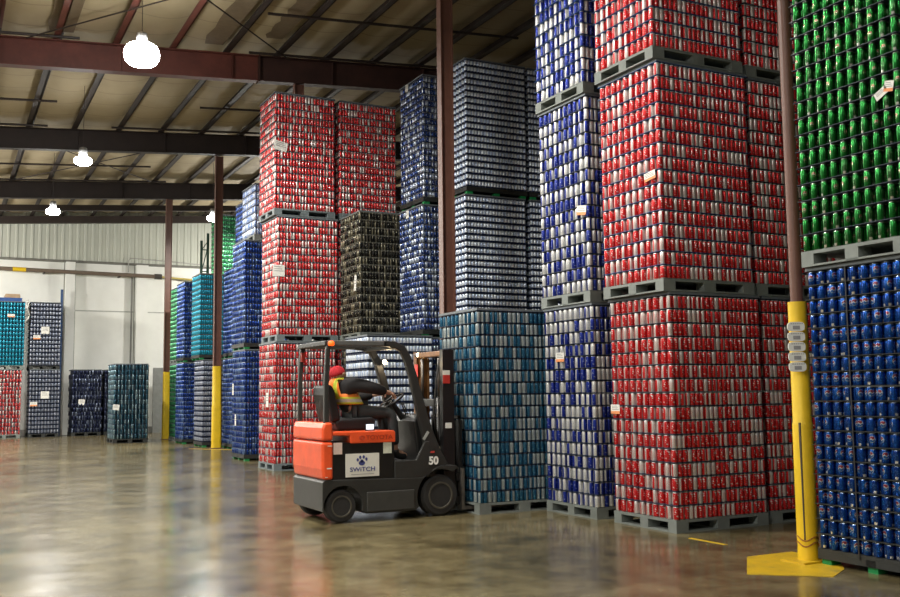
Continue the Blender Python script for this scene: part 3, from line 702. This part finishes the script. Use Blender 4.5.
# cab floor, cowl, dash
obj('floor_plate', B((4.95, 5.62, NY+.05, FYY-.05, .5, .7)), BLACKP, FK)
obj('side_panel', T(prism, [(5.04, .5), (5.04, .72), (5.34, .72), (5.46, .95), (5.52, .95), (5.63, .62), (5.5, .5)], NY+.005, NY+.05), GREYP, FK, bevel=.01)
obj('cowl', T(prism, [(5.42, .66), (5.36, 1.2), (5.42, 1.3), (5.52, 1.28), (5.66, .66)], NY+.12, FYY-.12), BLACKP, FK, bevel=.02)
# wheels
def wheel(x, z, r, w, yc, name):
    o = obj(name, T(lathe, [(r*.6, -w/2), (r*.9, -w/2), (r, -w*.34), (r, w*.34), (r*.9, w/2), (r*.6, w/2)], (x, yc, z), 'y', 32), RUB, FK, smooth=False, bevel=.006)
    s = -1 if yc < 11.85 else 1
    rim = obj('rim', T(lathe, [(r*.66, s*w*.38), (r*.66, s*w*.53), (r*.58, s*w*.53), (r*.52, s*w*.4), (r*.3, s*w*.36), (r*.28, s*w*.46), (r*.1, s*w*.48)], (x, yc, z), 'y', 32), RIM, o, smooth=False)
    obj('lug_nuts', T(lambda b: [lathe(b, [(.014, s*w*.36), (.014, s*w*.44)], (x+r*.41*math.cos(a), yc, z+r*.41*math.sin(a)), 'y', 6) for a in np.linspace(0, 2*PI, 7)[:-1]]), STEELM, rim)
wheel(4.34, .205, .2, .17, 11.405, 'rear_wheel'); wheel(4.34, .205, .2, .17, 12.295, 'rear_wheel')
wheel(5.68, .262, .26, .22, 11.43, 'front_wheel'); wheel(5.68, .262, .26, .22, 12.27, 'front_wheel')
# overhead guard
for y in (NY+.02, FYY-.1):
    nm = 'front_pillar'
    pil = obj(nm, T(ribbon, [(5.68, .60, .13), (5.60, .78, .105), (5.50, 1.09, .075), (5.40, 1.45, .06), (5.31, 1.79, .052), (5.24, 2.0, .05), (5.17, 2.12, .046), (5.05, 2.175, .04), (4.9, 2.185, .034)], y, y+.08), GREYP, FK, bevel=.012)
    if y < 12: text('50', .135, 5.575, NY-.001, .70, plain('white_numerals', (.8, .8, .76), .5), pil, 'number'); obj('red_sticker', B((5.535, 5.59, NY-.001, NY+.003, .80, .825)), plain('red_sticker', (.5, .05, .04), .5), pil); obj('grey_sticker', T(prism, [(5.43, .98), (5.50, 1.08), (5.53, 1.06), (5.46, .96)], y-.003, y), plain('pale_grey_sticker', (.35, .37, .35), .5), pil)
    obj('rear_pillar', T(ribbon, [(4.15, 1.2, .03), (4.15, 1.7, .028), (4.17, 2.1, .028), (4.2, 2.185, .03)], y, y+.06), GREYP, FK, bevel=.01)
    obj('roof_rail', B((4.16, 4.95, y, y+.07, 2.15, 2.215)), plain('light_grey_rail', (.1, .1, .095), .35), FK, bevel=.012)
for k in range(6):
    y = 11.45+k*.155; obj('roof_bar', B((4.19, 5.1, y, y+.03, 2.165, 2.205)), GREYP, FK)
obj('roof_crossbar', B((4.13, 4.2, NY+.03, FYY-.03, 2.15, 2.21)), GREYP, FK, bevel=.01); obj('roof_crossbar', B((5.04, 5.12, NY+.05, FYY-.05, 2.12, 2.175)), GREYP, FK, bevel=.01)
AMB = glow('amber_lens', (1, .12, .01), 1.1)
obj('beacon', T(lathe, [(.03, 0), (.04, .015), (.036, .05), (.015, .062)], (4.2, 11.30, 2.145), 'z', 16), AMB, FK, smooth=True)
obj('tail_lamp', B((4.145, 4.2, FYY-.14, FYY-.1, 1.98, 2.1)), plain('dark_red_lens', (.3, .03, .02), .3), FK)
WLENS = glow('work_lamp_lens', (1, .82, .55), 5)
for x, y, z in ((5.30, FYY-.16, 1.98), (5.82, 12.27, 2.08)):
    wl = obj('work_lamp', T(lathe, [(.02, .05), (.036, .025), (.04, -.03), (.038, -.035)], (x, y, z), 'y', 16), BLACKP, FK, smooth=True)
    obj('lens', T(lathe, [(.034, -.037), (.02, -.045)], (x, y, z), 'y', 16), WLENS, wl)
    ld = bpy.data.lights.new('work_light', 'POINT'); ld.energy = 4; ld.color = (1, .75, .45); ld.shadow_soft_size = .03
    lo = link(bpy.data.objects.new('work_light', ld)); lo.parent = wl; lo.location = Vector((x+.03, y-.09, z-.02))-wloc(wl)
# seat
st = obj('seat', T(prism, [(4.4, 1.1), (4.36, 1.22), (4.45, 1.245), (4.86, 1.265), (4.92, 1.23), (4.9, 1.14), (4.8, 1.1)], 11.6, 12.1), SEATM, FK, bevel=.03, seg=3)
obj('seat_back', T(prism, [(4.32, 1.2), (4.24, 1.55), (4.25, 1.66), (4.31, 1.68), (4.36, 1.6), (4.44, 1.24)], 11.6, 12.1), SEATM, FK, bevel=.03, seg=3)
# steering column, wheel, levers
obj('steering_column', T(tube, [(5.42, 11.85, 1.2), (5.24, 11.85, 1.45)], [.045, .03], 10), BLACKP, FK)
def ring(bm, c, r, rt_, tilt, n=24):
    pts = [(c[0]+r*math.cos(a)*math.cos(tilt), c[1]+r*math.sin(a), c[2]+r*math.cos(a)*math.sin(tilt)) for a in np.linspace(0, 2*PI, n+1)]
    tube(bm, pts, rt_, 8); 
    for a in (0, 2.1, 4.2): tube(bm, [c, (c[0]+r*math.cos(a)*math.cos(tilt), c[1]+r*math.sin(a), c[2]+r*math.cos(a)*math.sin(tilt))], rt_*.8, 6)
obj('steering_wheel', T(ring, (5.24, 11.85, 1.46), .17, .013, R(32)), BLACKP, FK, smooth=True)
obj('lever', T(lambda b: [tube(b, [(5.36, y, 1.28), (5.3, y, 1.42)], .008, 6) or lathe(b, [(.015, -.015), (.018, 0), (.012, .018)], (5.3, y, 1.425), 'z', 8) for y in (11.6, 11.66)]), BLACKP, FK)
# mast, carriage, forks
for y0, y1, s in ((11.46, 11.55, 1), (12.26, 12.35, -1)):
    obj('mast_channel', B((5.80, 5.815, y0, y1, .06, 2.12), (5.95, 5.965, y0, y1, .06, 2.12), (5.815, 5.95, y0 if s > 0 else y1-.015, y0+.015 if s > 0 else y1, .06, 2.12)), BLACKP if s > 0 else MASTM, FK)
    yi = y1+.008 if s > 0 else y0-.058
    obj('inner_channel', B((5.83, 5.945, yi, yi+.05, .1, 2.09)), MASTM, FK)
    yc = y1+.1 if s > 0 else y0-.1
    obj('lift_cylinder', T(tube, [(5.84, yc, .1), (5.84, yc, 1.5)], .035, 12), BLACKP, FK, smooth=True)
    obj('cylinder_rod', T(tube, [(5.84, yc, 1.5), (5.84, yc, 2.02)], .02, 10), STEELM, FK, smooth=True)
    obj('lift_chain', B((5.92, 5.94, yc-.015, yc+.015, .5, 2.03)), MASTM, FK)
obj('mast_crosshead', B((5.81, 5.95, 11.47, 12.34, 2.04, 2.11)), MASTM, FK, bevel=.01)
obj('mast_crossbar', B((5.82, 5.87, 11.5, 12.2, 1.38, 1.48), (5.82, 5.9, 11.5, 12.2, .3, .42)), BLACKP, FK, bevel=.01)
obj('tilt_cylinder', T(tube, [(5.56, 11.62, .62), (5.81, 11.6, .85)], .035, 10), plain('dusty_hydraulic_steel', (.22, .19, .14), .5), FK, smooth=True)
obj('carriage', B((5.975, 6.02, 11.44, 12.26, .12, .22), (5.975, 6.02, 11.44, 12.26, .42, .52), (5.975, 6.01, 11.5, 11.58, .12, .52), (5.975, 6.01, 12.12, 12.2, .12, .52)), BLACKP, FK)
obj('load_backrest', B(*[(6.02, 6.045, y, y+.03, .5, 1.25) for y in (11.44, 11.63, 11.83, 12.03, 12.23)], (6.045, 6.055, 11.42, 12.27, .12, 1.2), (6.02, 6.045, 11.44, 12.26, 1.22, 1.26)), BLACKP, FK)
for y in (11.41, 11.89):
    obj('fork', T(lambda b: (prism(b, [(6.03, .05), (6.03, .58), (6.075, .58), (6.075, .095), (7.1, .075), (7.1, .055)], y, y+.1))), STEELM, FK)
obj('hose', T(tube, [(5.79, 11.6, .9), (5.72, 11.58, 1.3), (5.78, 11.6, 1.75), (5.83, 11.62, 2.0)], .014, 8), RUB, FK, smooth=True)
obj('warning_plate', B((5.80, 5.90, 11.452, 11.459, 1.68, 1.79), ), plain('red_plate', (.5, .03, .02), .5), FK)
obj('warning_plate', B((5.80, 5.90, 11.452, 11.459, 1.79, 1.85)), plain('white_plate_panel', (.7, .68, .6), .5), FK)
obj('inspection_tag', B((5.83, 5.92, 11.452, 11.459, 1.1, 1.17)), WHITE, FK)
obj('red_reflector', B((5.79, 5.795, 12.2, 12.3, 1.78, 1.95)), plain('red_lens', (.6, .03, .02), .3), FK)
# device lying on the hood
dv = thing('tablet', (4.75, 11.42, 1.1), 'small lit tablet standing on the forklift hood beside the seat', 'tablet')
obj('case', B((4.69, 4.81, 11.41, 11.43, 1.10, 1.19)), BLACKP, dv)
obj('screen', B((4.70, 4.80, 11.407, 11.41, 1.115, 1.18)), glow('tablet_screen', (.75, .88, 1.0), 1.1), dv)

# ------------------------------------------------------------------ operator
PR = thing('person', (4.56, 11.85, 1.25), 'seated forklift driver in red cap, black jacket and orange yellow safety vest', 'person')
SKIN = plain('skin', (.42, .24, .16), .6, 0, .05); JACK = plain('black_jacket', (.014, .013, .014), .85); TROU = plain('dark_grey_trousers', (.03, .034, .035), .8, 0, .2, 14)
BOOT = plain('black_boots', (.01, .01, .01), .6); CAP = plain('red_knit_cap', (.42, .012, .02), .85)
def skinned(name, pts, edges, rad, mat, parent, root=0, sub=2):
    me = bpy.data.meshes.new(name); org = wloc(parent)
    me.from_pydata([tuple(Vector(p)-org) for p in pts], edges, []); me.materials.append(mat)
    o = link(bpy.data.objects.new(name, me)); o.parent = parent
    sk = o.modifiers.new('skin', 'SKIN'); sk.use_smooth_shade = True
    lay = me.skin_vertices[0].data if me.skin_vertices else None
    if lay is None:
        bmx = bmesh.new(); bmx.from_mesh(me); bmx.verts.layers.skin.verify(); bmx.to_mesh(me); bmx.free(); lay = me.skin_vertices[0].data
    for i, r in enumerate(rad):
        lay[i].radius = (r, r) if not isinstance(r, tuple) else r
        lay[i].use_root = (i == root)
    ss = o.modifiers.new('sub', 'SUBSURF'); ss.levels = sub; ss.render_levels = sub
    return o
def hand_pts(w, d, palm):
    """palm and five curled fingers from wrist w along d"""
    d = Vector(d).normalized(); dn = Vector(palm).normalized(); s = d.cross(dn)
    P, E, Rr = [], [], []
    base = Vector(w)+d*.045; P.append(base); Rr.append(.03); P.append(Vector(w)+d*.085); Rr.append(.026); E.append((0, 1))
    for k, ln in enumerate((.062, .07, .066, .052)):
        o = (k-1.5)*.019; a = Vector(w)+d*.095+s*o; b = a+d*ln*.5+dn*.008; c = b+d*ln*.25+dn*.03; e = c-d*.012+dn*.022
        i = len(P); P += [a, b, c, e]; Rr += [.0095, .0088, .0082, .007]; E += [(1, i), (i, i+1), (i+1, i+2), (i+2, i+3)]
    a = Vector(w)+d*.05-s*.03; b = a+d*.03-s*.014+dn*.018; c = b+d*.02+dn*.02; i = len(P); P += [a, b, c]; Rr += [.012, .0105, .0085]; E += [(0, i), (i, i+1), (i+1, i+2)]
    return P, E, Rr
y0 = 11.85
hip = (4.70, y0, 1.34); ribs = (4.61, y0, 1.49); chest = (4.545, y0, 1.63); neck = (4.50, y0-.01, 1.735); head1 = (4.50, y0-.01, 1.79); head2 = (4.495, y0-.01, 1.845)
shn, eln, wrn = (4.60, y0-.20, 1.685), (4.88, y0-.25, 1.63), (5.10, y0-.17, 1.575)
shf, elf, wrf = (4.57, y0+.19, 1.655), (4.83, y0+.25, 1.50), (5.08, y0+.17, 1.545)
hpn, knn, ann, ton = (4.74, y0-.11, 1.33), (5.17, y0-.16, 1.31), (5.22, y0-.16, .82), (5.38, y0-.17, .745)
hpf, knf, anf, tof = (4.74, y0+.11, 1.33), (5.16, y0+.15, 1.30), (5.22, y0+.15, .82), (5.38, y0+.16, .745)
pts = [hip, ribs, chest, neck, head1, head2, shn, eln, wrn, shf, elf, wrf, hpn, knn, ann, ton, hpf, knf, anf, tof]
rad = [.125, .115, .13, .052, .078, .088, .062, .045, .03, .062, .045, .03, .082, .058, .04, .035, .082, .058, .04, .035]
ed = [(0, 1), (1, 2), (2, 3), (3, 4), (4, 5), (2, 6), (6, 7), (7, 8), (2, 9), (9, 10), (10, 11), (0, 12), (12, 13), (13, 14), (14, 15), (0, 16), (16, 17), (17, 18), (18, 19)]
for wv, el, wi in ((wrn, eln, 8), (wrf, elf, 11)):
    P_, E_, R_ = hand_pts(wv, Vector(wv)-Vector(el), (0, 0, -1)); o_ = len(pts)
    pts += [tuple(p) for p in P_]; rad += R_; ed += [(a+o_, b+o_) for a, b in E_] + [(wi, o_)]
# face: nose, chin, ears grown from the head
i = len(pts); hx, hy, hz = 4.50, y0-.01, 1.81
pts += [(hx+.085, hy+.03, hz), (hx+.108, hy+.035, hz-.012), (hx+.07, hy+.025, hz-.075), (hx+.0, hy-.085, hz-.005), (hx+.0, hy+.085, hz-.005)]
rad += [.022, .011, .03, .016, .016]; ed += [(4, i), (i, i+1), (4, i+2), (4, i+3), (4, i+4)]
skinned('body', pts, ed, rad, SKIN, PR)
skinned('jacket', [hip, ribs, chest, (4.51, y0, 1.715), shn, eln, tuple(Vector(wrn)*.93+Vector(eln)*.07), shf, elf, tuple(Vector(wrf)*.93+Vector(elf)*.07)],
        [(0, 1), (1, 2), (2, 3), (2, 4), (4, 5), (5, 6), (2, 7), (7, 8), (8, 9)], [.15, .148, .16, .07, .108, .085, .058, .1, .08, .055], JACK, PR)
skinned('trousers', [(4.70, y0, 1.33), hpn, knn, (5.215, y0-.16, .88), hpf, knf, (5.215, y0+.15, .88)], [(0, 1), (1, 2), (2, 3), (0, 4), (4, 5), (5, 6)], [.14, .1, .08, .06, .1, .08, .06], TROU, PR)
for s, tp in ((ann, ton), (anf, tof)):
    skinned('boot', [(s[0], s[1], .86), (s[0], s[1], .765), tp], [(0, 1), (1, 2)], [.058, .056, (.05, .042)], BOOT, PR)
# knit cap: dome over the skull
bm = bmesh.new(); bmesh.ops.create_uvsphere(bm, u_segments=20, v_segments=14, radius=1)
for v in bm.verts:
    if v.co.z < -.28: v.co.z = -.28-(v.co.z+.28)*.05; 
    v.co = Vector((v.co.x*.104, v.co.y*.094, v.co.z*.1)); v.co += Vector((4.482, y0-.01, 1.826))
bmesh.ops.rotate(bm, verts=bm.verts, cent=(4.495, y0, 1.82), matrix=Matrix.Rotation(R(-14), 3, 'Y'))
obj('cap', bm, CAP, PR, smooth=True)
# hi-vis vest: ellipse rings with coloured bands, orange body, yellow and silver stripes
def vest():
    t = NT('hi_vis_vest'); x, y, z = t.xyz(t.pos())
    col = t.mix(t.band(z, 1.43, 1.52, .004), (.8, .2, .02), (.62, .7, .05)); col = t.mix(t.band(z, 1.455, 1.495, .004), col, (.55, .58, .52))
    st_ = t.band(t.math('ABSOLUTE', t.math('SUBTRACT', y, y0)), .085, .135, .004); col = t.mix(t.math('MULTIPLY', st_, t.math('GREATER_THAN', z, 1.52)), col, (.62, .7, .05))
    return t.set(col=col, rough=.6, ecol=col, estr=0.0)
bm = bmesh.new(); rings = []; n = 28
for z, cx_, rx, ry in ((1.425, 4.655, .172, .19), (1.45, 4.64, .172, .192), (1.49, 4.615, .17, .195), (1.56, 4.58, .172, .2), (1.63, 4.56, .172, .2), (1.69, 4.545, .155, .185), (1.735, 4.52, .115, .14), (1.755, 4.51, .085, .095)):
    rings.append([bm.verts.new((cx_+rx*math.cos(2*PI*k/n), y0+ry*math.sin(2*PI*k/n), z)) for k in range(n)])
for q, (a, b) in enumerate(zip(rings, rings[1:])):
    for k in range(n):
        ang = 2*PI*(k+.5)/n
        if 3 <= q <= 5 and abs(math.sin(ang)) > .8: continue            # arm holes
        bm.faces.new((a[k], a[(k+1) % n], b[(k+1) % n], b[k]))
o = obj('vest', bm, vest(), PR, smooth=True); md = o.modifiers.new('thick', 'SOLIDIFY'); md.thickness = .008; md.offset = 1
